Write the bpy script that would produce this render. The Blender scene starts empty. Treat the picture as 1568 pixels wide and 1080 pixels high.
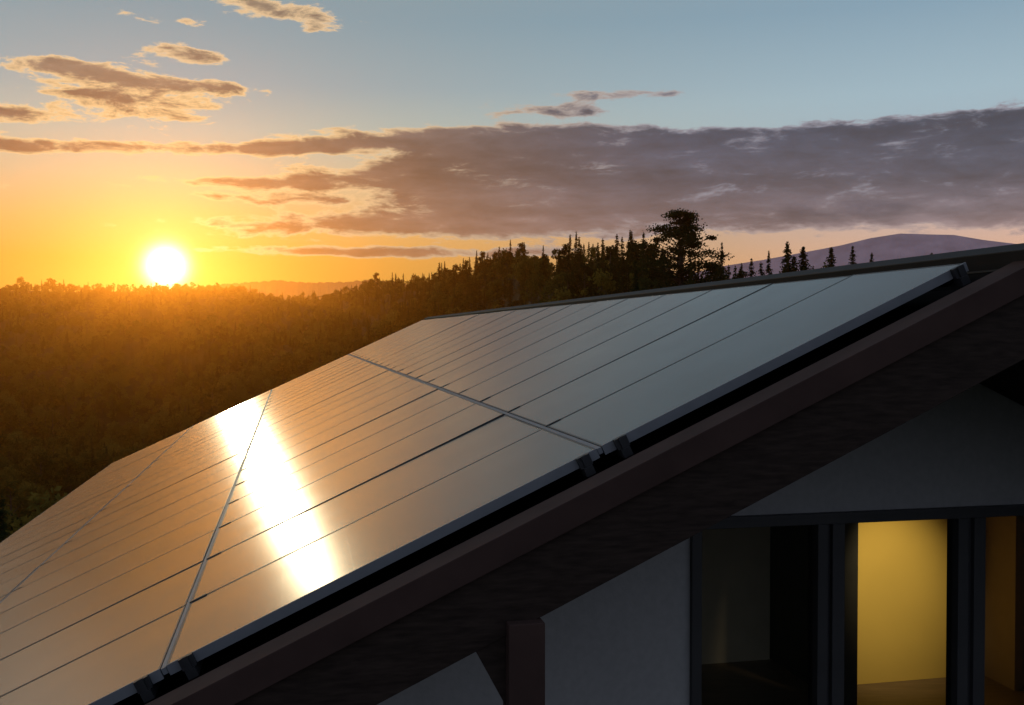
import bpy, math, random
import numpy as np
from mathutils import Vector, Matrix
random.seed(7); rng=np.random.default_rng(11)
scn=bpy.context.scene
EYE=8.0
# ------------------------------------------------------------------ helpers
def obj_from(name,verts,faces,mat=None,parent=None,smooth=False):
    me=bpy.data.meshes.new(name); me.from_pydata([tuple(v) for v in verts],[],[tuple(f) for f in faces]); me.update()
    if mat: me.materials.append(mat)
    o=bpy.data.objects.new(name,me); scn.collection.objects.link(o)
    if parent: o.parent=parent
    if smooth:
        for p in me.polygons: p.use_smooth=True
    return o
def empty(name):
    e=bpy.data.objects.new(name,None); scn.collection.objects.link(e); return e
def new_mat(name):
    m=bpy.data.materials.new(name); m.use_nodes=True; nt=m.node_tree
    return m,nt,nt.nodes['Principled BSDF']
def simple(name,col,rough=.6,var=.25,scale=6,bump=.0,metal=0,spec=.5,stretch=(1,1,1)):
    m,nt,b=new_mat(name)
    tc=nt.nodes.new('ShaderNodeTexCoord'); mp=nt.nodes.new('ShaderNodeMapping'); mp.inputs['Scale'].default_value=stretch
    nt.links.new(tc.outputs['Object'],mp.inputs[0])
    n=nt.nodes.new('ShaderNodeTexNoise'); n.inputs['Scale'].default_value=scale; n.inputs['Detail'].default_value=6
    nt.links.new(mp.outputs[0],n.inputs['Vector'])
    r=nt.nodes.new('ShaderNodeValToRGB'); r.color_ramp.elements[0].position=.3; r.color_ramp.elements[1].position=.7
    r.color_ramp.elements[0].color=[c*(1-var) for c in col]+[1]; r.color_ramp.elements[1].color=[min(1,c*(1+var)) for c in col]+[1]
    nt.links.new(n.outputs[0],r.inputs[0]); nt.links.new(r.outputs[0],b.inputs['Base Color'])
    b.inputs['Roughness'].default_value=rough; b.inputs['Metallic'].default_value=metal; b.inputs['Specular IOR Level'].default_value=spec
    if bump:
        bp=nt.nodes.new('ShaderNodeBump'); bp.inputs['Strength'].default_value=bump; bp.inputs['Distance'].default_value=.01
        nt.links.new(n.outputs[0],bp.inputs['Height']); nt.links.new(bp.outputs[0],b.inputs['Normal'])
    return m
# ------------------------------------------------------------------ camera
cam=bpy.data.cameras.new('camera'); co=bpy.data.objects.new('camera',cam); scn.collection.objects.link(co)
co.location=(0,0,EYE); cam.sensor_width=36; cam.lens=36*1545.6/1568
cam.clip_start=.05; cam.clip_end=60000
co.rotation_euler=(math.radians(90)-math.atan((540-511.2)/1545.6),0,0)
scn.camera=co
scn.view_settings.view_transform='Standard'; scn.view_settings.look='None'; scn.view_settings.exposure=0
# ------------------------------------------------------------------ sun direction
AZS,ELS=math.radians(-18.9),math.radians(3.6)
S=Vector((math.sin(AZS)*math.cos(ELS),math.cos(AZS)*math.cos(ELS),math.sin(ELS)))
sl=bpy.data.lights.new('sun','SUN'); sl.energy=.50; sl.angle=math.radians(.5); sl.color=(1,.68,.38)
so=bpy.data.objects.new('sun',sl); scn.collection.objects.link(so); so.rotation_mode='QUATERNION'; so.rotation_quaternion=S.to_track_quat('Z','Y')
# ------------------------------------------------------------------ world
w=bpy.data.worlds.new('World'); scn.world=w; w.use_nodes=True; nt=w.node_tree; nt.nodes.clear()
N=nt.nodes; Lk=nt.links
def setin(s,v):
    if isinstance(v,bpy.types.NodeSocket): Lk.new(v,s)
    else: s.default_value=v
def m(op,a,b=None,c=None,clamp=False):
    n=N.new('ShaderNodeMath'); n.operation=op; n.use_clamp=clamp; setin(n.inputs[0],a)
    if b is not None: setin(n.inputs[1],b)
    if c is not None: setin(n.inputs[2],c)
    return n.outputs[0]
def ss(x,lo,hi,a=0.,b=1.):
    n=N.new('ShaderNodeMapRange'); n.interpolation_type='SMOOTHSTEP'; setin(n.inputs[0],x)
    if lo>hi: lo,hi,a,b=hi,lo,b,a
    n.inputs[1].default_value=lo;n.inputs[2].default_value=hi;n.inputs[3].default_value=a;n.inputs[4].default_value=b
    return n.outputs[0]
def mix(f,a,b,bt='MIX'):
    n=N.new('ShaderNodeMix'); n.data_type='RGBA'; n.blend_type=bt; setin(n.inputs[0],f)
    for s,v in ((n.inputs[6],a),(n.inputs[7],b)):
        if isinstance(v,tuple): s.default_value=(*v,1)
        else: Lk.new(v,s)
    return n.outputs[2]
def ramp(x,stops,interp='LINEAR'):
    n=N.new('ShaderNodeValToRGB'); n.color_ramp.interpolation=interp; e=n.color_ramp.elements
    e[0].position=stops[0][0]; e[0].color=(*stops[0][1],1); e[1].position=stops[-1][0]; e[1].color=(*stops[-1][1],1)
    for p,c in stops[1:-1]:
        k=e.new(p); k.color=(*c,1)
    setin(n.inputs[0],x); return n.outputs[0]
tc=N.new('ShaderNodeTexCoord'); D=tc.outputs['Generated']
sx=N.new('ShaderNodeSeparateXYZ'); Lk.new(D,sx.inputs[0])
az=m('MULTIPLY',m('ARCTAN2',sx.outputs[0],sx.outputs[1]),57.2958)
el=m('MULTIPLY',m('ARCSINE',sx.outputs[2]),57.2958)
vd=N.new('ShaderNodeVectorMath'); vd.operation='DOT_PRODUCT'; Lk.new(D,vd.inputs[0]); vd.inputs[1].default_value=S
ang=m('MULTIPLY',m('ARCCOSINE',m('MINIMUM',vd.outputs['Value'],.999999)),57.2958)
azs=m('ABSOLUTE',m('ADD',az,18.9))
near=ss(azs,6,44,1,0)
e01=m('DIVIDE',el,60,clamp=True)
def d(x): return x/60
rn=ramp(e01,[(0,(.84,.30,.035)),(d(4),(.94,.39,.055)),(d(6),(.86,.47,.15)),(d(8.5),(.68,.53,.32)),(d(11),(.47,.51,.43)),(d(13.5),(.32,.41,.43)),(d(17),(.24,.35,.40)),(d(25),(.25,.29,.31)),(1,(.13,.17,.22))])
ra=ramp(e01,[(0,(.55,.28,.19)),(d(3.5),(.88,.46,.27)),(d(6),(.66,.46,.40)),(d(9.5),(.42,.50,.55)),(d(12.5),(.39,.52,.59)),(d(17),(.25,.38,.48)),(d(27),(.25,.285,.33)),(1,(.12,.16,.22))])
back=ramp(e01,[(0,(.24,.25,.30)),(.25,(.21,.24,.31)),(1,(.12,.15,.21))])
sky=mix(near,ra,rn)
lefts=m('MULTIPLY',ss(az,-70,-50,0,1),ss(az,-37,-27.5,1,0))
sky=mix(m('MULTIPLY',lefts,ss(el,12,22,1,0)),sky,(1.2,.90,.64))  # bright sky patch added out of view to lift lower-left panel reflections
behind=ss(m('ABSOLUTE',az),75,130)
sky=mix(behind,sky,back)
# clouds
def gau(a0,e0,sa,se,tilt=0.):
    x=m('MULTIPLY',m('SUBTRACT',az,a0),1/sa); y=m('MULTIPLY',m('SUBTRACT',el,m('MULTIPLY_ADD',m('SUBTRACT',az,a0),tilt,e0)),1/se)
    q=m('MULTIPLY_ADD',x,x,m('MULTIPLY',y,y))
    return m('EXPONENT',m('MULTIPLY',q,-1.))
cv=N.new('ShaderNodeCombineXYZ'); Lk.new(m('MULTIPLY',az,.30),cv.inputs[0]); Lk.new(m('MULTIPLY',el,1.0),cv.inputs[1]); cv.inputs[2].default_value=5.1
n1=N.new('ShaderNodeTexNoise'); n1.inputs['Scale'].default_value=1; n1.inputs['Detail'].default_value=9; n1.inputs['Roughness'].default_value=.66; n1.inputs['Distortion'].default_value=.25
Lk.new(cv.outputs[0],n1.inputs['Vector'])
cv2=N.new('ShaderNodeCombineXYZ'); Lk.new(m('MULTIPLY',az,.06),cv2.inputs[0]); Lk.new(m('MULTIPLY',el,.6),cv2.inputs[1])
n2=N.new('ShaderNodeTexNoise'); n2.inputs['Scale'].default_value=1; n2.inputs['Detail'].default_value=7; n2.inputs['Roughness'].default_value=.55; n2.inputs['Distortion'].default_value=.4
Lk.new(cv2.outputs[0],n2.inputs['Vector'])
elw=m('MULTIPLY_ADD',m('SUBTRACT',n2.outputs[0],.5),1.6,el)
top=ss(elw,10.7,12.0,1,0)
bank=m('MULTIPLY',m('MULTIPLY',ss(az,-10,3),top),ss(elw,4.2,6.6))
bank=m('MULTIPLY',bank,ss(az,40,75,1,0))
mask=m('MULTIPLY',bank,.62)
for a0,e0,sa,se,am,t in [(-21.0,12.3,5.8,1.4,.54,.03),(-18,14.7,2.8,.6,.46,0),(-13.0,17.2,5.2,.75,.46,-.1),(-25.5,9.5,8,.5,.52,.03),(-4,11.1,10,.65,.52,.04),(-26.5,10.9,3,.6,.44,0),
      (-6,8.9,8,1.0,.52,.03),(-9,6.1,10,.80,.62,.03),(-6,4.55,11,.38,.56,0),(18,6.8,3.5,.7,.25,0),(6,13.2,5,.4,.42,.0),(-15,8.2,5,.35,.47,.0),(-35,7,9,1.2,.40,0),(24,17.6,3,.4,.3,0),(25,6.0,3,.4,.2,0),(-13,10.1,6,.4,.50,.05),(-24,13.6,4,.5,.40,.0),(-1,8.6,6,1.8,.38,0),(-12,7.4,6,.4,.48,0),(2,12.4,4,.4,.42,0),(-17,13.2,4,.35,.40,0),(-19,16.3,3,.35,.38,0)]:
    mask=m('MULTIPLY_ADD',gau(a0,e0,sa,se,t),am,mask)
mask=m('MINIMUM',mask,.66)
dens=m('ADD',m('MULTIPLY_ADD',n1.outputs[0],1.3,-.925),mask)
cover=ss(dens,0,.12)
thick=ss(dens,.05,.30)
pn=ss(azs,3,30,1,0)
edge=mix(pn,(.33,.31,.36),(1.0,.66,.30))
edge=mix(ss(el,12,15,0,.5),edge,(.85,.60,.38))
edge=mix(m('MULTIPLY',ss(el,4,8,1,0),ss(azs,18,34)),edge,(.62,.40,.33))
bodyA=ramp(m('DIVIDE',el,14,clamp=True),[(0,(.42,.25,.20)),(.32,(.36,.235,.22)),(.46,(.19,.15,.17)),(.60,(.085,.088,.125)),(.78,(.052,.065,.108)),(1,(.08,.108,.165))])
bodyN=ramp(m('DIVIDE',el,18,clamp=True),[(0,(.50,.20,.04)),(.3,(.28,.145,.08)),(.6,(.20,.13,.09)),(1,(.34,.25,.17))])
body=mix(pn,bodyA,bodyN)
dk=m('MULTIPLY',gau(18.5,6.9,4.5,.8,0),ss(n1.outputs[0],.40,.60))
body=mix(m('MULTIPLY',dk,.9),body,(.12,.11,.15))
tex=m('MULTIPLY_ADD',n2.outputs[0],1.6,.20)
tex=m('MULTIPLY',tex,m('MULTIPLY_ADD',n1.outputs[0],-1.6,1.8))
tv=N.new('ShaderNodeCombineXYZ')
for i in range(3): Lk.new(tex,tv.inputs[i])
body=mix(1.,body,tv.outputs[0],'MULTIPLY')
ccol=mix(thick,edge,body)
sky=mix(m('MULTIPLY',cover,.94),sky,ccol)
g1=m('EXPONENT',m('MULTIPLY',m('POWER',m('DIVIDE',ang,.85),2.),-1.))
g2=m('EXPONENT',m('MULTIPLY',ang,-.40)); g3=m('EXPONENT',m('MULTIPLY',ang,-.14))
def scl(f,c):
    n=N.new('ShaderNodeVectorMath'); n.operation='SCALE'; n.inputs[0].default_value=c; Lk.new(f,n.inputs['Scale']); return n.outputs[0]
sky=mix(1.,sky,scl(g1,(7,6,4.2)),'ADD'); sky=mix(1.,sky,scl(g2,(1.2,.60,.16)),'ADD'); sky=mix(1.,sky,scl(g3,(.07,.02,.0)),'ADD')
bg=N.new('ShaderNodeBackground'); Lk.new(sky,bg.inputs[0]); bg.inputs[1].default_value=.97
st=N.new('ShaderNodeTexSky'); st.sky_type='NISHITA'; st.sun_disc=False; st.sun_elevation=ELS; st.sun_rotation=AZS
bg2=N.new('ShaderNodeBackground'); Lk.new(st.outputs[0],bg2.inputs[0]); bg2.inputs[1].default_value=.003
ad=N.new('ShaderNodeAddShader'); Lk.new(bg.outputs[0],ad.inputs[0]); Lk.new(bg2.outputs[0],ad.inputs[1])
wo=N.new('ShaderNodeOutputWorld'); Lk.new(ad.outputs[0],wo.inputs[0])
# ------------------------------------------------------------------ terrain
A_ =np.array([-180,-60,-34,-29,-26,-15,-13.3,-11,-8,-2.3,2.3,7,9,11.5,15,19,24,30,60,180.])
R_ =np.array([2200,2200,2200,2200,2200,2200,1900,1600,1200,750,430,330,265,250,245,245,245,245,245,245.])
T_ =np.array([0.0,.0,.0,.040,.0447,.0470,.036,.037,.0490,.066,.088,.086,.077,.070,.071,.071,.072,.06,.03,.0])
V_ =np.array([-60,-95,-95,-95,-95,-95,-95,-95,-95,-60,-32,-16,-14,-14,-14,-14,-14,-14,-14,-14.])
RV_=np.array([700,700,700,700,700,700,700,600,450,300,160,110,100,100,100,100,100,100,100,100.])
def vnoise(x,y):
    return (np.sin(x*.006+1.3+.8*np.sin(y*.004))*np.cos(y*.0085+.4)+.45*np.sin(x*.016+y*.012)+.25*np.sin(x*.035-y*.031))
def H(az,r):
    R=np.interp(az,A_,R_);T=np.interp(az,A_,T_);V=np.interp(az,A_,V_);RV=np.interp(az,A_,RV_)
    ridge=R*T-12
    t=np.clip((r-24)/(RV-24),0,1); z1=-8+(V+8)*(1-(1-t)**2)
    t2=np.clip((r-RV)/(R-RV),0,1); z2=V+(ridge-V)*t2**1.25
    z=np.where(r<RV,z1,z2)
    z=np.where(r>R,np.maximum(ridge-.05*(r-R),-120),z)
    x=r*np.sin(np.radians(az));y=r*np.cos(np.radians(az))
    amp=np.clip((r-120)/600,0,1)*36*np.clip(abs(r-R)/700,0.09,1)
    return z+amp*vnoise(x,y)+EYE
azs_=np.concatenate([np.arange(-180,-40,5),np.arange(-40,40,.5),np.arange(40,180.1,5)])
rs=np.concatenate([[0.5],np.linspace(8,60,8),np.geomspace(70,3000,90),[4000,7000,15000,40000]])
V=[];F=[]
for r in rs:
    zz=H(azs_,np.full_like(azs_,r))
    for a_,z_ in zip(azs_,zz): V.append((r*math.sin(math.radians(a_)),r*math.cos(math.radians(a_)),z_))
na=len(azs_)
for i in range(len(rs)-1):
    for j in range(na-1): F.append((i*na+j,i*na+j+1,(i+1)*na+j+1,(i+1)*na+j))
gm=simple('ground_mat',(.03,.03,.012),.95,.5,.03,0,spec=.1)
obj_from('ground',V,F,gm,smooth=True)
def ridge_strip(name,prof,R,mat,depth=1500,base=-150,jag=0):
    V=[];F=[];azl=np.arange(prof[0][0],prof[-1][0],.06)
    tt=np.interp(azl,[p[0] for p in prof],[p[1] for p in prof])
    k=6
    for i,(a_,t_) in enumerate(zip(azl,tt)):
        j=jag*(abs(math.sin(i*1.7)*math.sin(i*.37+1))+.6*random.random())
        hh=R*t_+j
        for q in range(k):
            f=q/(k-1); rr=R-depth*(1-f)*.6
            V.append((rr*math.sin(math.radians(a_)),rr*math.cos(math.radians(a_)),EYE+base+(hh-base)*f**.8+ (0 if q==k-1 else 8*math.sin(i*.21*q+q))))
        rr=R+depth; V.append((rr*math.sin(math.radians(a_)),rr*math.cos(math.radians(a_)),EYE+base))
    k+=1
    for i in range(len(azl)-1):
        for q in range(k-1): F.append((i*k+q,(i+1)*k+q,(i+1)*k+q+1,i*k+q+1))
    return obj_from(name,V,F,mat,smooth=True)
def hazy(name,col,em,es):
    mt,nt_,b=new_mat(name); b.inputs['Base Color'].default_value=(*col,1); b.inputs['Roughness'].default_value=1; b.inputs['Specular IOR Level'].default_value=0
    b.inputs['Emission Color'].default_value=(*em,1); b.inputs['Emission Strength'].default_value=es  # constant emission colour stands in for aerial haze on far ridges
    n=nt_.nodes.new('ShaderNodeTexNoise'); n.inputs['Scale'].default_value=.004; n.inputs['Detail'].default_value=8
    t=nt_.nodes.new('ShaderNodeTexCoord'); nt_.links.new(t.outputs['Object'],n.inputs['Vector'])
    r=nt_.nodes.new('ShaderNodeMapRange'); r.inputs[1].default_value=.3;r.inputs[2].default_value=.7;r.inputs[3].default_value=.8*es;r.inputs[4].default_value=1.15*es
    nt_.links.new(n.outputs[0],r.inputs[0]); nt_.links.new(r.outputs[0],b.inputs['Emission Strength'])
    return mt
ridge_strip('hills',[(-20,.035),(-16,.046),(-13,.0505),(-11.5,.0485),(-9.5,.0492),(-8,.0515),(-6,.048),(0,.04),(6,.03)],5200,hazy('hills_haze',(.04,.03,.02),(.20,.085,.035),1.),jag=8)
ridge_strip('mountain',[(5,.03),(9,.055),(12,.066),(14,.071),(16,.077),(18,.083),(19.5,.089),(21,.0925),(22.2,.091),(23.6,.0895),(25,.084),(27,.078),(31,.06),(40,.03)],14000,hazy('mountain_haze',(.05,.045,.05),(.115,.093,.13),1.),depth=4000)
# ------------------------------------------------------------------ trees
def leafmat(name,c1,c2):
    mt=bpy.data.materials.new(name); mt.use_nodes=True; t=mt.node_tree; t.nodes.clear()
    oi=t.nodes.new('ShaderNodeObjectInfo'); n=t.nodes.new('ShaderNodeTexNoise'); n.inputs['Scale'].default_value=.6
    tcx=t.nodes.new('ShaderNodeTexCoord'); t.links.new(tcx.outputs['Object'],n.inputs['Vector'])
    ad_=t.nodes.new('ShaderNodeMath'); ad_.operation='MULTIPLY_ADD'; t.links.new(oi.outputs['Random'],ad_.inputs[0]); ad_.inputs[1].default_value=.7
    mm=t.nodes.new('ShaderNodeMath'); mm.operation='MULTIPLY_ADD'; t.links.new(n.outputs[0],mm.inputs[0]); mm.inputs[1].default_value=.9; mm.inputs[2].default_value=-.3
    t.links.new(mm.outputs[0],ad_.inputs[2])
    cr=t.nodes.new('ShaderNodeValToRGB'); cr.color_ramp.elements[0].color=(*c1,1); cr.color_ramp.elements[1].color=(*c2,1); t.links.new(ad_.outputs[0],cr.inputs[0])
    df=t.nodes.new('ShaderNodeBsdfDiffuse'); tr=t.nodes.new('ShaderNodeBsdfTranslucent'); mx=t.nodes.new('ShaderNodeMixShader'); mx.inputs[0].default_value=.4
    t.links.new(cr.outputs[0],df.inputs[0]); t.links.new(cr.outputs[0],tr.inputs[0]); t.links.new(df.outputs[0],mx.inputs[1]); t.links.new(tr.outputs[0],mx.inputs[2])
    o=t.nodes.new('ShaderNodeOutputMaterial'); t.links.new(mx.outputs[0],o.inputs[0]); return mt
M_con=leafmat('conifer_needles',(.012,.020,.009),(.06,.070,.022)); M_dec=leafmat('deciduous_leaves',(.026,.040,.011),(.27,.20,.04))
M_bark=simple('bark',(.07,.045,.03),.9,.4,3)
def cone_seg(V,F,p0,p1,r0,r1,n=6):
    p0=Vector(p0);p1=Vector(p1);ax=(p1-p0).normalized();q=ax.to_track_quat('Z','Y');b=len(V)
    for p,r in((p0,r0),(p1,r1)):
        for i in range(n):
            V.append(tuple(p+q@Vector((r*math.cos(6.2832*i/n),r*math.sin(6.2832*i/n),0))))
    for i in range(n): F.append((b+i,b+(i+1)%n,b+n+(i+1)%n,b+n+i))
def leaf(V,F,p,s,flat=False,rd=random):
    b=len(V); 
    u=Vector((rd.gauss(0,1),rd.gauss(0,1),rd.gauss(0,.5 if flat else 1))).normalized()
    v=u.cross(Vector((rd.gauss(0,1),rd.gauss(0,1),rd.gauss(0,1)))).normalized()
    for a,c in((-1,-.5),(.2,-.8),(1,.3),(-.3,.8)): V.append(tuple(Vector(p)+u*s*a+v*s*c*.7))
    F.append((b,b+1,b+2,b+3))
def finish_tree(name,V,F,nb,leafm,link=True):
    me=bpy.data.meshes.new(name); me.from_pydata(V,[],F); me.materials.append(M_bark); me.materials.append(leafm)
    mi=np.ones(len(F),dtype=np.int32); mi[:nb]=0; me.polygons.foreach_set('material_index',mi); me.update()
    o=bpy.data.objects.new(name,me)
    if link: scn.collection.objects.link(o)
    return o
def conifer(name,h,r,layers,nbr,npl,seed,link=True,start=.1,ls=1.,power=.85):
    rd=random.Random(seed);V=[];F=[]
    cone_seg(V,F,(0,0,-1),(0,0,h*.97),h*.014,.02,5); 
    lv=[]
    for l in range(layers):
        f=start+(1-start)*(l+rd.random()*.8)/layers
        Lr=r*max(.03,(1-f)**power)*(.7+.5*rd.random())
        for k in range(nbr):
            z=(f+rd.gauss(0,.4/layers))*h
            a=rd.random()*6.283; ll=Lr*(.5+.6*rd.random())
            dx,dy=math.cos(a),math.sin(a)
            for q in range(npl):
                t=(q+.5+rd.random()*.5)/npl
                p=(dx*ll*t+rd.gauss(0,.03*r),dy*ll*t+rd.gauss(0,.03*r),z-ll*.35*t*t+ll*.12*rd.random())
                lv.append((p,ls*(.05*r+.12*ll*(1-t*.6))))
    nb=len(F)
    for p,s in lv: leaf(V,F,p,s,True,rd)
    for k in range(6): leaf(V,F,(0,0,h*(.95+.012*k)),h*.010,False,rd)
    return finish_tree(name,V,F,nb,M_con,link)
def decid(name,h,r,ncl,nl,seed,link=True,mat=None,base=.3,ls=.35,limbs=True,shape=1.):
    rd=random.Random(seed);V=[];F=[];cl=[]
    cone_seg(V,F,(0,0,-1),(r*.05,0,h*.55),h*.02,h*.012,7); cone_seg(V,F,(r*.05,0,h*.55),(0,0,h*.92),h*.012,.03,6)
    for i in range(ncl):
        f=base+(1-base)*(i+.5)/ncl; z=f*h
        prof=math.sin(min(1,(f-base)/(1-base)*.92+.12)*math.pi)**.6*shape
        a=rd.random()*6.283; rr=r*prof*(.35+.6*rd.random()); c=Vector((math.cos(a)*rr,math.sin(a)*rr,z*.97))
        cr=r*(.24+.2*rd.random()); cl.append((c,cr))
        if limbs: cone_seg(V,F,(0,0,max(h*.25,c.z-rr*.5)),c,h*.006,.03,4)
    nb=len(F)
    for c,cr in cl:
        for k in range(nl):
            v=Vector((rd.gauss(0,1),rd.gauss(0,1),rd.gauss(0,1))).normalized()*cr*rd.random()**.4; v.z*=.62
            leaf(V,F,c+v,ls*(.6+.7*rd.random()),False,rd)
    return finish_tree(name,V,F,nb,mat or M_dec,link)
coll=bpy.data.collections.new('forest_tree_variants')
vars_=[conifer('v0_spruce',15,3.7,26,9,4,1,False),conifer('v1_spruce',12,4.0,22,9,4,2,False),conifer('v2_spruce',17,3.6,28,8,4,3,False,start=.2),
       conifer('v3_larch',12,3.8,18,9,4,4,False,start=.2,power=.6),
       decid('v4_birch',11.5,4.8,20,46,5,False,base=.18),decid('v5_aspen',12.5,6.0,24,50,6,False,base=.15,ls=.42),decid('v6_pine',15,4.4,18,60,8,False,mat=M_con,base=.4),
       decid('v7_round_oak',10,7.0,24,54,9,False,base=.15,ls=.45),decid('v8_bush',5.5,4.8,16,40,12,False,base=.05)]
for v in vars_: coll.objects.link(v)
pts=[]
r=110.
while r<2500:
    sp=max(7.2,r*.0085)
    azr=np.arange(-30,36,math.degrees(sp/r)*1.0); azr=azr+rng.normal(0,.45,len(azr))*math.degrees(sp/r)
    rr=r+rng.normal(0,.5,len(azr))*sp
    Rr=np.interp(azr,A_,R_)
    ok=(rr<Rr+90)&((azr>5)|(rr>150))&(rng.random(len(azr))>.04)
    for a_,q in zip(azr[ok],rr[ok]): pts.append((a_,q))
    r+=sp*.95
pts=np.array(pts); print('trees',len(pts))
zz=H(pts[:,0],pts[:,1])
PX=pts[:,1]*np.sin(np.radians(pts[:,0]));PY=pts[:,1]*np.cos(np.radians(pts[:,0]))
cl_=.5+.5*np.sin(PX*.021+1+1.2*np.sin(PY*.013))*np.cos(PY*.019)
pcon=np.where(pts[:,0]>-9,.80,.04+.50*cl_)
isc=rng.random(len(pts))<pcon
idx=np.where(isc,rng.choice([0,1,2,3,6],len(pts),p=[.3,.2,.22,.1,.18]),rng.choice([4,5,7,8],len(pts),p=[.28,.3,.30,.12]))
sc=np.clip(rng.normal(1.0,.30,len(pts)),.4,1.9); sc=sc*np.where(pts[:,0]>-3,.95,np.where(isc,.88,1.1))*(.75+.5*cl_)
sc=np.where(pts[:,0]>-3,np.minimum(sc,1.2),sc)
sc=np.where((pts[:,0]>9)&(pts[:,0]<40),sc*.75,sc)
me=bpy.data.meshes.new('forest'); me.from_pydata(np.stack([PX,PY,zz-.3],1).tolist(),[],[])
for nm,ty,data in(('vidx','INT',idx.astype(np.int32)),('vscale','FLOAT',sc.astype(np.float32)),('vrot','FLOAT',(rng.random(len(pts))*6.283).astype(np.float32))):
    at=me.attributes.new(nm,ty,'POINT'); at.data.foreach_set('value',data)
fo=bpy.data.objects.new('forest',me); scn.collection.objects.link(fo)
ng=bpy.data.node_groups.new('forest_scatter','GeometryNodeTree')
ng.interface.new_socket('Geometry',in_out='INPUT',socket_type='NodeSocketGeometry'); ng.interface.new_socket('Geometry',in_out='OUTPUT',socket_type='NodeSocketGeometry')
gi=ng.nodes.new('NodeGroupInput');go=ng.nodes.new('NodeGroupOutput')
ci=ng.nodes.new('GeometryNodeCollectionInfo'); ci.inputs['Collection'].default_value=coll; ci.inputs['Separate Children'].default_value=True; ci.inputs['Reset Children'].default_value=True
ip=ng.nodes.new('GeometryNodeInstanceOnPoints'); ip.inputs['Pick Instance'].default_value=True
def na_(nm,ty):
    n=ng.nodes.new('GeometryNodeInputNamedAttribute'); n.data_type=ty; n.inputs['Name'].default_value=nm; return n.outputs[0]
cx=ng.nodes.new('ShaderNodeCombineXYZ'); ng.links.new(na_('vrot','FLOAT'),cx.inputs[2])
ng.links.new(gi.outputs[0],ip.inputs['Points']); ng.links.new(ci.outputs[0],ip.inputs['Instance']); ng.links.new(na_('vidx','INT'),ip.inputs['Instance Index'])
ng.links.new(cx.outputs[0],ip.inputs['Rotation']); ng.links.new(na_('vscale','FLOAT'),ip.inputs['Scale']); ng.links.new(ip.outputs[0],go.inputs[0])
md=fo.modifiers.new('scatter','NODES'); md.node_group=ng
def place(o,azd,r,dz=0.):
    o.location=(r*math.sin(math.radians(azd)),r*math.cos(math.radians(azd)),float(H(np.array([azd]),np.array([r]))[0])+dz)
def pine(name,seed):
    rd=random.Random(seed);V=[];F=[];cl=[]
    cone_seg(V,F,(0,0,-1),(.3,0,9),.5,.34,9); cone_seg(V,F,(.3,0,9),(-.2,0,15),.34,.2,8); cone_seg(V,F,(-.2,0,15),(.1,0,20.5),.2,.05,6)
    for i in range(105):
        f=rd.random(); z=3+17.4*f
        wmax=8.0*(math.sin(min(1,(f*.80+.20))*math.pi)**.55)
        a=rd.random()*6.283; rr=wmax*(.15+.85*rd.random()**.8); c=Vector((math.cos(a)*rr,math.sin(a)*rr,z+.04*rr))
        cl.append((c,.8+1.2*rd.random())); mid=Vector((c.x*.5,c.y*.5,z-.9)); cone_seg(V,F,(0,0,z-1.4),mid,.12,.08,5); cone_seg(V,F,mid,c,.08,.03,4)
    nb=len(F)
    for c,cr in cl:
        for k in range(150):
            v=Vector((rd.gauss(0,.55),rd.gauss(0,.55),rd.gauss(0,.25)))*cr; leaf(V,F,c+v,.16+.13*rd.random(),False,rd)
    return finish_tree(name,V,F,nb,M_con)
pt=pine('pine_tree',5); place(pt,9.45,250)
gz=pt.location.z; topz=EYE+250*(511-322)/1545*.985; s_=(topz-gz)/21; pt.scale=(1.4,1.4,s_)
for k,(px,py,rr,wd) in enumerate([(1105,373,240,3.2),(1205,372,235,5.0),(1229,378,235,5.6),(1272,380,235,5.2),(1305,379,235,4.0),(1150,396,240,3.6),(1334,388,235,3.4),(985,357,290,3.6),(1215,392,238,5)]):
    a_=math.degrees(math.atan((px-784)/1545.6)); T=conifer('spruce_tree',16,wd,34,13,5,20+k,start=.05,ls=.75); place(T,a_,rr)
    tz=EYE+rr*math.cos(math.radians(a_))*(511-py)/1545; s_=(tz-T.location.z)/16; T.scale=(s_*.4+.6,s_*.4+.6,s_)
mb=bpy.data.materials.new('mist_volume'); mb.use_nodes=True; t=mb.node_tree; t.nodes.clear()
vs=t.nodes.new('ShaderNodeVolumeScatter'); vs.inputs['Density'].default_value=.00030; vs.inputs['Anisotropy'].default_value=.88; vs.inputs['Color'].default_value=(1,.33,.035,1)
# a thin absorbing part keeps the light colour through the haze close to neutral
va=t.nodes.new('ShaderNodeVolumeAbsorption'); va.inputs['Density'].default_value=.00012; va.inputs['Color'].default_value=(1,.3,.05,1)
as_=t.nodes.new('ShaderNodeAddShader'); t.links.new(vs.outputs[0],as_.inputs[0]); t.links.new(va.outputs[0],as_.inputs[1])
o=t.nodes.new('ShaderNodeOutputMaterial'); t.links.new(as_.outputs[0],o.inputs['Volume'])
bx=[(x,y,z) for x in(-1900,300) for y,zt in((120,150),(2600,150)) for z in(-130,zt)]
obj_from('mist',bx,[(0,1,3,2),(4,6,7,5),(0,4,5,1),(2,3,7,6),(0,2,6,4),(1,5,7,3)],mb)
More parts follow.
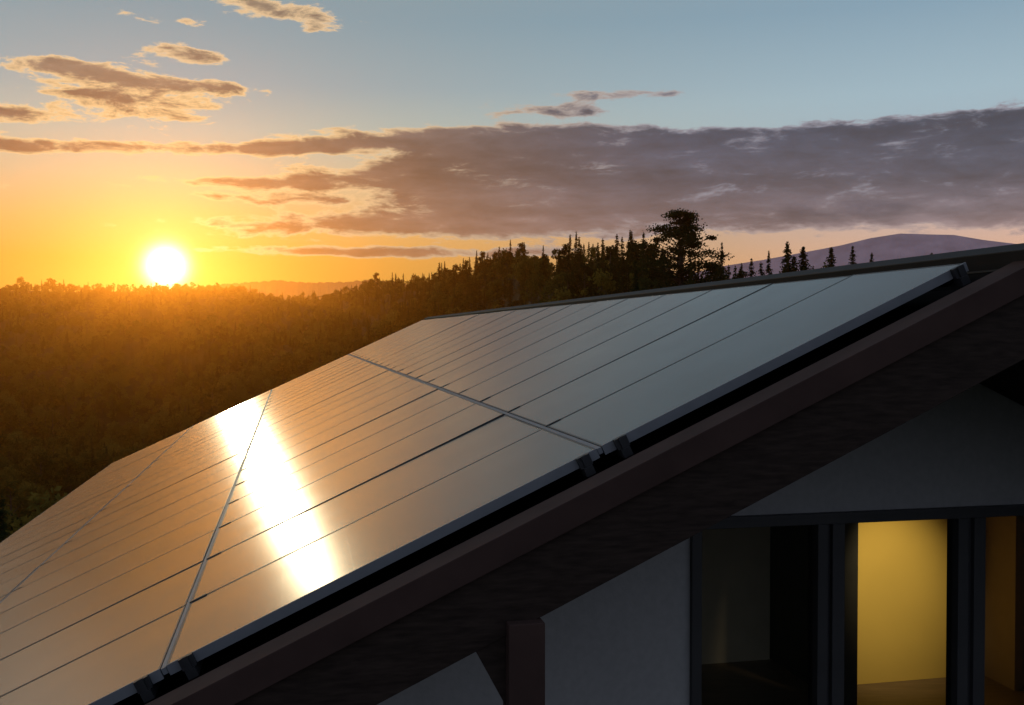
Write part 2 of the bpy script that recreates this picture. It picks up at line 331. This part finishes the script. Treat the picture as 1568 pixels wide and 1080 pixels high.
# ------------------------------------------------------------------ house
TH,PH=math.radians(12.201),math.radians(24.775)
ea=Vector((math.cos(TH),math.sin(TH),0)); eb=Vector((-math.sin(TH),math.cos(TH),0)); ez=Vector((0,0,1))
P1=Vector((-1.431,4.113,EYE-1.369))
us=ea*math.cos(PH)+ez*math.sin(PH); un=-ea*math.sin(PH)+ez*math.cos(PH)
def W(a,b,h): return P1+ea*a+eb*b+ez*h
def Rf(s,b,n): return P1+us*s+eb*b+un*n
LP,WP,NC=2.05,1.008,21; BB=WP*NC
def hexa(fn,x0,x1,y0,y1,z0,z1,V,F):
    b=len(V)
    for z in(z0,z1):
        for x,y in((x0,y0),(x1,y0),(x1,y1),(x0,y1)): V.append(tuple(fn(x,y,z)))
    F+= [(b,b+3,b+2,b+1),(b+4,b+5,b+6,b+7),(b,b+1,b+5,b+4),(b+1,b+2,b+6,b+5),(b+2,b+3,b+7,b+6),(b+3,b,b+4,b+7)]
def box(name,fn,x0,x1,y0,y1,z0,z1,mat,parent,bev=0):
    V=[];F=[];hexa(fn,x0,x1,y0,y1,z0,z1,V,F); o=obj_from(name,V,F,mat,parent)
    if bev:
        q=o.modifiers.new('b','BEVEL'); q.width=bev; q.segments=2
    return o
house=empty('wooden_house'); arr=empty('solar_panel_array')
M_brown=simple('brown_metal_trim',(.070,.042,.036),.75,.18,4,.05,spec=.12)
M_barge=simple('dark_timber',(.038,.026,.021),.8,.35,9,.3,spec=.15,stretch=(1,1,6))
M_black=simple('roof_membrane',(.008,.008,.009),.9,.3,8,spec=.1)
M_ridge=simple('ridge_cap_metal',(.02,.02,.022),.65,.2,4,spec=.2)
M_wall=simple('grey_render_wall',(.42,.42,.425),.9,.06,22,.35)
M_frame=simple('window_frame',(.05,.05,.054),.5,.1,4)
M_alu=simple('anodised_aluminium',(.24,.25,.27),.6,.08,10,metal=.1)
M_clamp=simple('black_clamp',(.03,.03,.033),.5,.1,10)
mp_,ntp,b=new_mat('solar_glass')
tcp=ntp.nodes.new('ShaderNodeUVMap'); 
bk=ntp.nodes.new('ShaderNodeTexBrick'); bk.offset=0; bk.inputs['Scale'].default_value=1; bk.inputs['Brick Width'].default_value=1/6; bk.inputs['Row Height'].default_value=1/12; bk.inputs['Mortar Size'].default_value=.0018; bk.inputs['Mortar Smooth'].default_value=.2
bk.inputs['Color1'].default_value=(.012,.013,.018,1); bk.inputs['Color2'].default_value=(.013,.014,.020,1); bk.inputs['Mortar'].default_value=(.028,.029,.032,1)
ntp.links.new(tcp.outputs[0],bk.inputs['Vector']); ntp.links.new(bk.outputs['Color'],b.inputs['Base Color'])
nn=ntp.nodes.new('ShaderNodeTexNoise'); nn.inputs['Scale'].default_value=3; nn.inputs['Detail'].default_value=7
tco=ntp.nodes.new('ShaderNodeTexCoord'); ntp.links.new(tco.outputs['Object'],nn.inputs['Vector'])
mr=ntp.nodes.new('ShaderNodeMapRange'); mr.inputs[1].default_value=.3; mr.inputs[2].default_value=.7; mr.inputs[3].default_value=.212; mr.inputs[4].default_value=.238
ntp.links.new(nn.outputs[0],mr.inputs[0])
m2=ntp.nodes.new('ShaderNodeMath'); m2.operation='MULTIPLY_ADD'; ntp.links.new(bk.outputs['Fac'],m2.inputs[0]); m2.inputs[1].default_value=.016; ntp.links.new(mr.outputs[0],m2.inputs[2])
ntp.links.new(m2.outputs[0],b.inputs['Roughness'])
b.inputs['Specular IOR Level'].default_value=.6
V=[];F=[];FV=[];FF=[]
g=.006; gr=.014; lip=.009
for row in range(-2,2):
    for c in range(NC):
        s0=row*LP+gr;s1=(row+1)*LP-gr;b0=c*WP+g;b1=(c+1)*WP-g
        t1,t2=rng.normal(0,.0009,2)
        def fn(s,bb,n,s0=s0,b0=b0,t1=t1,t2=t2): return Rf(s,bb,n+t1*(s-s0)+t2*(bb-b0))
        k=len(V)
        for s,bb in((s0+lip,b0+lip),(s1-lip,b0+lip),(s1-lip,b1-lip),(s0+lip,b1-lip)): V.append(tuple(fn(s,bb,-.001)))
        F.append((k,k+1,k+2,k+3))
        k=len(FV); o4=[(s0,b0),(s1,b0),(s1,b1),(s0,b1)]; i4=[(s0+lip,b0+lip),(s1-lip,b0+lip),(s1-lip,b1-lip),(s0+lip,b1-lip)]
        for q in o4: FV.append(tuple(fn(*q,0.0)))
        for q in i4: FV.append(tuple(fn(*q,0.0)))
        for q in o4: FV.append(tuple(fn(*q,-.038)))
        for q in i4: FV.append(tuple(fn(*q,-.004)))
        for i in range(4):
            j=(i+1)%4
            FF+= [(k+i,k+4+i,k+4+j,k+j),(k+i,k+j,k+8+j,k+8+i),(k+4+i,k+12+i,k+12+j,k+4+j)]
gl=obj_from('panel_glass',V,F,mp_,arr); uvl=gl.data.uv_layers.new(name='UVMap')
uvd={0:(0,0),1:(0,1),2:(1,1),3:(1,0)}
for p in gl.data.polygons:
    for li in p.loop_indices:
        vi=gl.data.loops[li].vertex_index%4; uvl.data[li].uv=uvd[vi]
M_pf=simple('panel_frame_black',(.045,.047,.052),.42,.08,10,metal=.2)
obj_from('panel_frames',FV,FF,M_pf,arr)
for row in range(-2,2):
    box('edge_profile',Rf,row*LP+gr,(row+1)*LP-gr,-.006,.004,-.042,.003,M_alu,arr)
for row in range(-1,2):
    s=row*LP
    box('row_joint',Rf,s-gr*.75,s+gr*.75,0,BB,-.03,-.002,M_alu,arr)
V=[];F=[]
for row in range(-1,2):
    for c in range(1,NC):
        hexa(Rf,row*LP+.01,row*LP+.10,c*WP-.009,c*WP+.009,-.01,.004,V,F)
obj_from('mid_clamps',V,F,M_clamp,arr)
V=[];F=[];V2=[];F2=[]
for s in(-2*LP+.14,-LP-.1,-LP+.1,-.09,.10,LP-.09,LP+.10,2*LP-.08):
    hexa(Rf,s-.022,s+.022,-.050,BB+.05,-.085,-.045,V,F)
    hexa(Rf,s-.030,s+.030,-.035,-.007,-.045,.006,V2,F2); hexa(Rf,s-.012,s+.012,-.046,-.036,-.06,.010,V2,F2)
obj_from('mounting_rails',V,F,M_clamp,arr); oc=obj_from('end_clamps',V2,F2,M_clamp,arr)
# roof
SE=-2*LP-.16; SR=2*LP+.2; aR=SR*math.cos(PH); hR=SR*math.sin(PH)
box('roof_slab',Rf,SE,SR,-.30,BB+.35,-.26,-.15,M_black,house)
def Rf2(s,b_,n):
    us2=ea*math.cos(PH)-ez*math.sin(PH); un2=ea*math.sin(PH)+ez*math.cos(PH)
    return P1+ea*aR+ez*hR+us2*s+eb*b_+un2*n
box('roof_slab_back',Rf2,0,8.4,-.30,BB+.35,-.26,-.15,M_black,house)
for nm,fn,s0,s1 in(('',Rf,SE,SR-.02),('_back',Rf2,.02,8.4)):
    box('rake_cap'+nm,fn,s0,s1,-.36,-.175,-.09,-.057,M_brown,house,.004)
    box('rake_cap_lip'+nm,fn,s0,s1,-.20,-.180,-.149,-.091,M_black,house)
    box('rake_fascia'+nm,fn,s0,s1,-.375,-.355,-.165,-.052,M_brown,house,.003)
    box('barge_board'+nm,fn,s0,s1,-.345,-.30,-.44,-.166,M_barge,house,.003)
    box('barge_board_far'+nm,fn,s0,s1,BB+.35,BB+.40,-.44,-.05,M_barge,house)
    box('soffit'+nm,fn,s0,s1,-.29,1.39,-.29,-.262,M_barge,house)
box('ridge_cap',Rf,SR-.10,SR+.0,-.37,BB+.42,-.145,-.004,M_ridge,house,.004)
box('ridge_cap_back',Rf2,0.002,.14,-.37,BB+.42,-.145,-.002,M_ridge,house,.004)
box('eave_gutter',Rf,SE-.12,SE,-.36,BB+.4,-.2,-.10,M_ridge,house,.01)
box('gable_post',W,1.365,1.515,-.40,-.28,-3.2,.205,M_brown,house,.004)
V=[];F=[]
pr=[(1.22,.13),(1.364,.2),(1.364,-.14)]
for bb in(-.34,-.24):
    for a_,h_ in pr: V.append(tuple(W(a_,bb,h_)))
F=[(0,1,2),(5,4,3),(0,3,4,1),(1,4,5,2),(2,5,3,0)]
obj_from('knee_brace',V,F,M_barge,house)
BW=1.4; BWI=1.62; HB=-P1.z-.3; HT=.235; HFLOOR=-2.12
aL,aRw=-3.35,11.2
def roofh(a_): return (a_ if a_<aR else 2*aR-a_)*math.tan(PH)-.30
def poly_wall(name,pts,b0,b1,mat):
    n=len(pts);V=[tuple(W(a_,b0,h_)) for a_,h_ in pts]+[tuple(W(a_,b1,h_)) for a_,h_ in pts]
    F=[tuple(range(n)),tuple(range(2*n-1,n-1,-1))]+[(i,i+n,(i+1)%n+n,(i+1)%n) for i in range(n)]
    return obj_from(name,V,F,mat,house)
aw0,aw1=2.89,6.3
poly_wall('gable_wall_left',[(aL,HB),(aw0,HB),(aw0,HT),(aw0,roofh(aw0)),(aL,roofh(aL))],BW,BWI,M_wall)
poly_wall('gable_wall_top',[(aw0,HT),(aw1,HT),(aw1,roofh(aw1)),(aR,roofh(aR)),(aw0,roofh(aw0))],BW,BWI,M_wall)
poly_wall('gable_wall_right',[(aw1,HB),(aRw,HB),(aRw,roofh(aRw)),(aw1,roofh(aw1))],BW,BWI,M_wall)
poly_wall('gable_wall_below',[(aw0,HB),(aw1,HB),(aw1,HFLOOR-.1),(aw0,HFLOOR-.1)],BW,BWI,M_wall)
box('side_wall_left',W,aL,aL+.2,BWI,BB-.8,HB,roofh(aL)-.02,M_wall,house)
box('side_wall_right',W,aRw-.2,aRw,BWI,BB-.8,HB,roofh(aRw)-.02,M_wall,house)
poly_wall('gable_wall_far',[(aL,HB),(aRw,HB),(aRw,roofh(aRw)),(aR,roofh(aR)),(aL,roofh(aL))],BB-.8,BB-.6,M_wall)
fb0,fb1=BW-.03,BW+.09
box('frame_head',W,aw0,aw1,fb0,fb1,HT-.05,HT+.001,M_frame,house,.003)
box('frame_sill',W,aw0,aw1,fb0,fb1,HFLOOR-.1,HFLOOR-.03,M_frame,house)
box('frame_flashing',W,aw0-.02,aw1+.02,BW-.06,BW-.002,HT+.003,HT+.022,M_frame,house)
for i,(x0,x1) in enumerate([(2.87,2.935),(3.70,3.77),(3.80,3.885),(4.685,4.76),(4.80,4.885),(5.65,5.73),(6.2,6.3)]):
    box('mullion_%d'%i,W,x0,x1,fb0-.004,fb1-.003,HFLOOR-.1,HT-.049,M_frame,house,.004)
box('mullion_core',W,3.77,3.80,fb0+.03,fb1,HFLOOR-.1,HT-.05,M_frame,house); box('mullion_core_b',W,4.76,4.80,fb0+.03,fb1,HFLOOR-.1,HT-.05,M_frame,house)
mg=bpy.data.materials.new('window_glass'); mg.use_nodes=True; t=mg.node_tree; t.nodes.clear()
tr=t.nodes.new('ShaderNodeBsdfTransparent'); tr.inputs[0].default_value=(.8,.82,.8,1); gs=t.nodes.new('ShaderNodeBsdfGlossy'); gs.inputs['Roughness'].default_value=.01
fr=t.nodes.new('ShaderNodeFresnel'); fr.inputs[0].default_value=1.6; mx=t.nodes.new('ShaderNodeMixShader'); o=t.nodes.new('ShaderNodeOutputMaterial')
t.links.new(fr.outputs[0],mx.inputs[0]);t.links.new(tr.outputs[0],mx.inputs[1]);t.links.new(gs.outputs[0],mx.inputs[2]);t.links.new(mx.outputs[0],o.inputs[0])
gv=[tuple(W(a_,BW+.03,h_)) for a_,h_ in((aw0,HFLOOR),(aw1,HFLOOR),(aw1,HT-.03),(aw0,HT-.03))]
obj_from('window_glass',gv,[(0,1,2,3)],mg,house)
# interior
M_int=simple('interior_plaster',(.60,.52,.38),.9,.05,5); M_part=simple('partition_plaster',(.40,.30,.21),.9,.05,5); M_yel=simple('yellow_wall',(.80,.56,.13),.85,.03,2); M_dk=simple('dark_partition',(.03,.028,.025),.6,.2,5); M_fl=simple('wood_floor',(.20,.14,.09),.4,.2,3,stretch=(1,8,1))
box('interior_floor',W,aL+.2,aRw-.2,BWI+.002,9,HFLOOR-.08,HFLOOR,M_fl,house)
box('interior_ceiling',W,5.5,7.7,4.2,5.7,-.30,-.25,M_int,house)
box('interior_back_wall',W,2.0,5.499,5.6,5.7,HFLOOR+.001,.42,M_int,house)
box('interior_side_wall',W,1.9,2.0,BWI+.002,9,HFLOOR+.001,.5,M_int,house)
box('interior_side_wall_b',W,7.6,7.7,BWI+.002,5.7,HFLOOR+.001,-.301,M_part,house)
box('partition_left',W,5.52,5.69,4.2,5.7,HFLOOR+.001,-.301,M_dk,house)
box('yellow_alcove_wall',W,5.691,7.4,4.7,4.8,HFLOOR+.001,-.301,M_yel,house)
box('partition_right',W,7.401,7.5,4.22,4.8,HFLOOR+.001,-.301,M_part,house)
ml,ntl,b=new_mat('lamp_housing'); b.inputs['Base Color'].default_value=(.1,.1,.1,1); b.inputs['Roughness'].default_value=.5
lampo=empty('ceiling_lamp')
bpy.ops.mesh.primitive_cylinder_add(vertices=24,radius=.05,depth=.14,location=W(6.0,3.0,.16)); lc=bpy.context.object; lc.name='lamp_body'; lc.data.materials.append(ml); lc.parent=lampo
bpy.ops.mesh.primitive_cylinder_add(vertices=8,radius=.008,depth=.3,location=W(6.0,3.0,.37)); lc=bpy.context.object; lc.name='lamp_rod'; lc.data.materials.append(ml); lc.parent=lampo
ll=bpy.data.lights.new('lamp_bulb','SPOT'); ll.energy=175; ll.shadow_soft_size=.05; ll.spot_size=math.radians(56); ll.spot_blend=1.; ll.color=(1,.78,.42)
lo=bpy.data.objects.new('lamp_bulb',ll); scn.collection.objects.link(lo); lo.location=W(6.0,3.0,.07); lo.parent=lampo
tg=W(6.26,4.7,-1.15)-W(6.0,3.0,.07); lo.rotation_mode='QUATERNION'; lo.rotation_quaternion=tg.to_track_quat('-Z','Y')
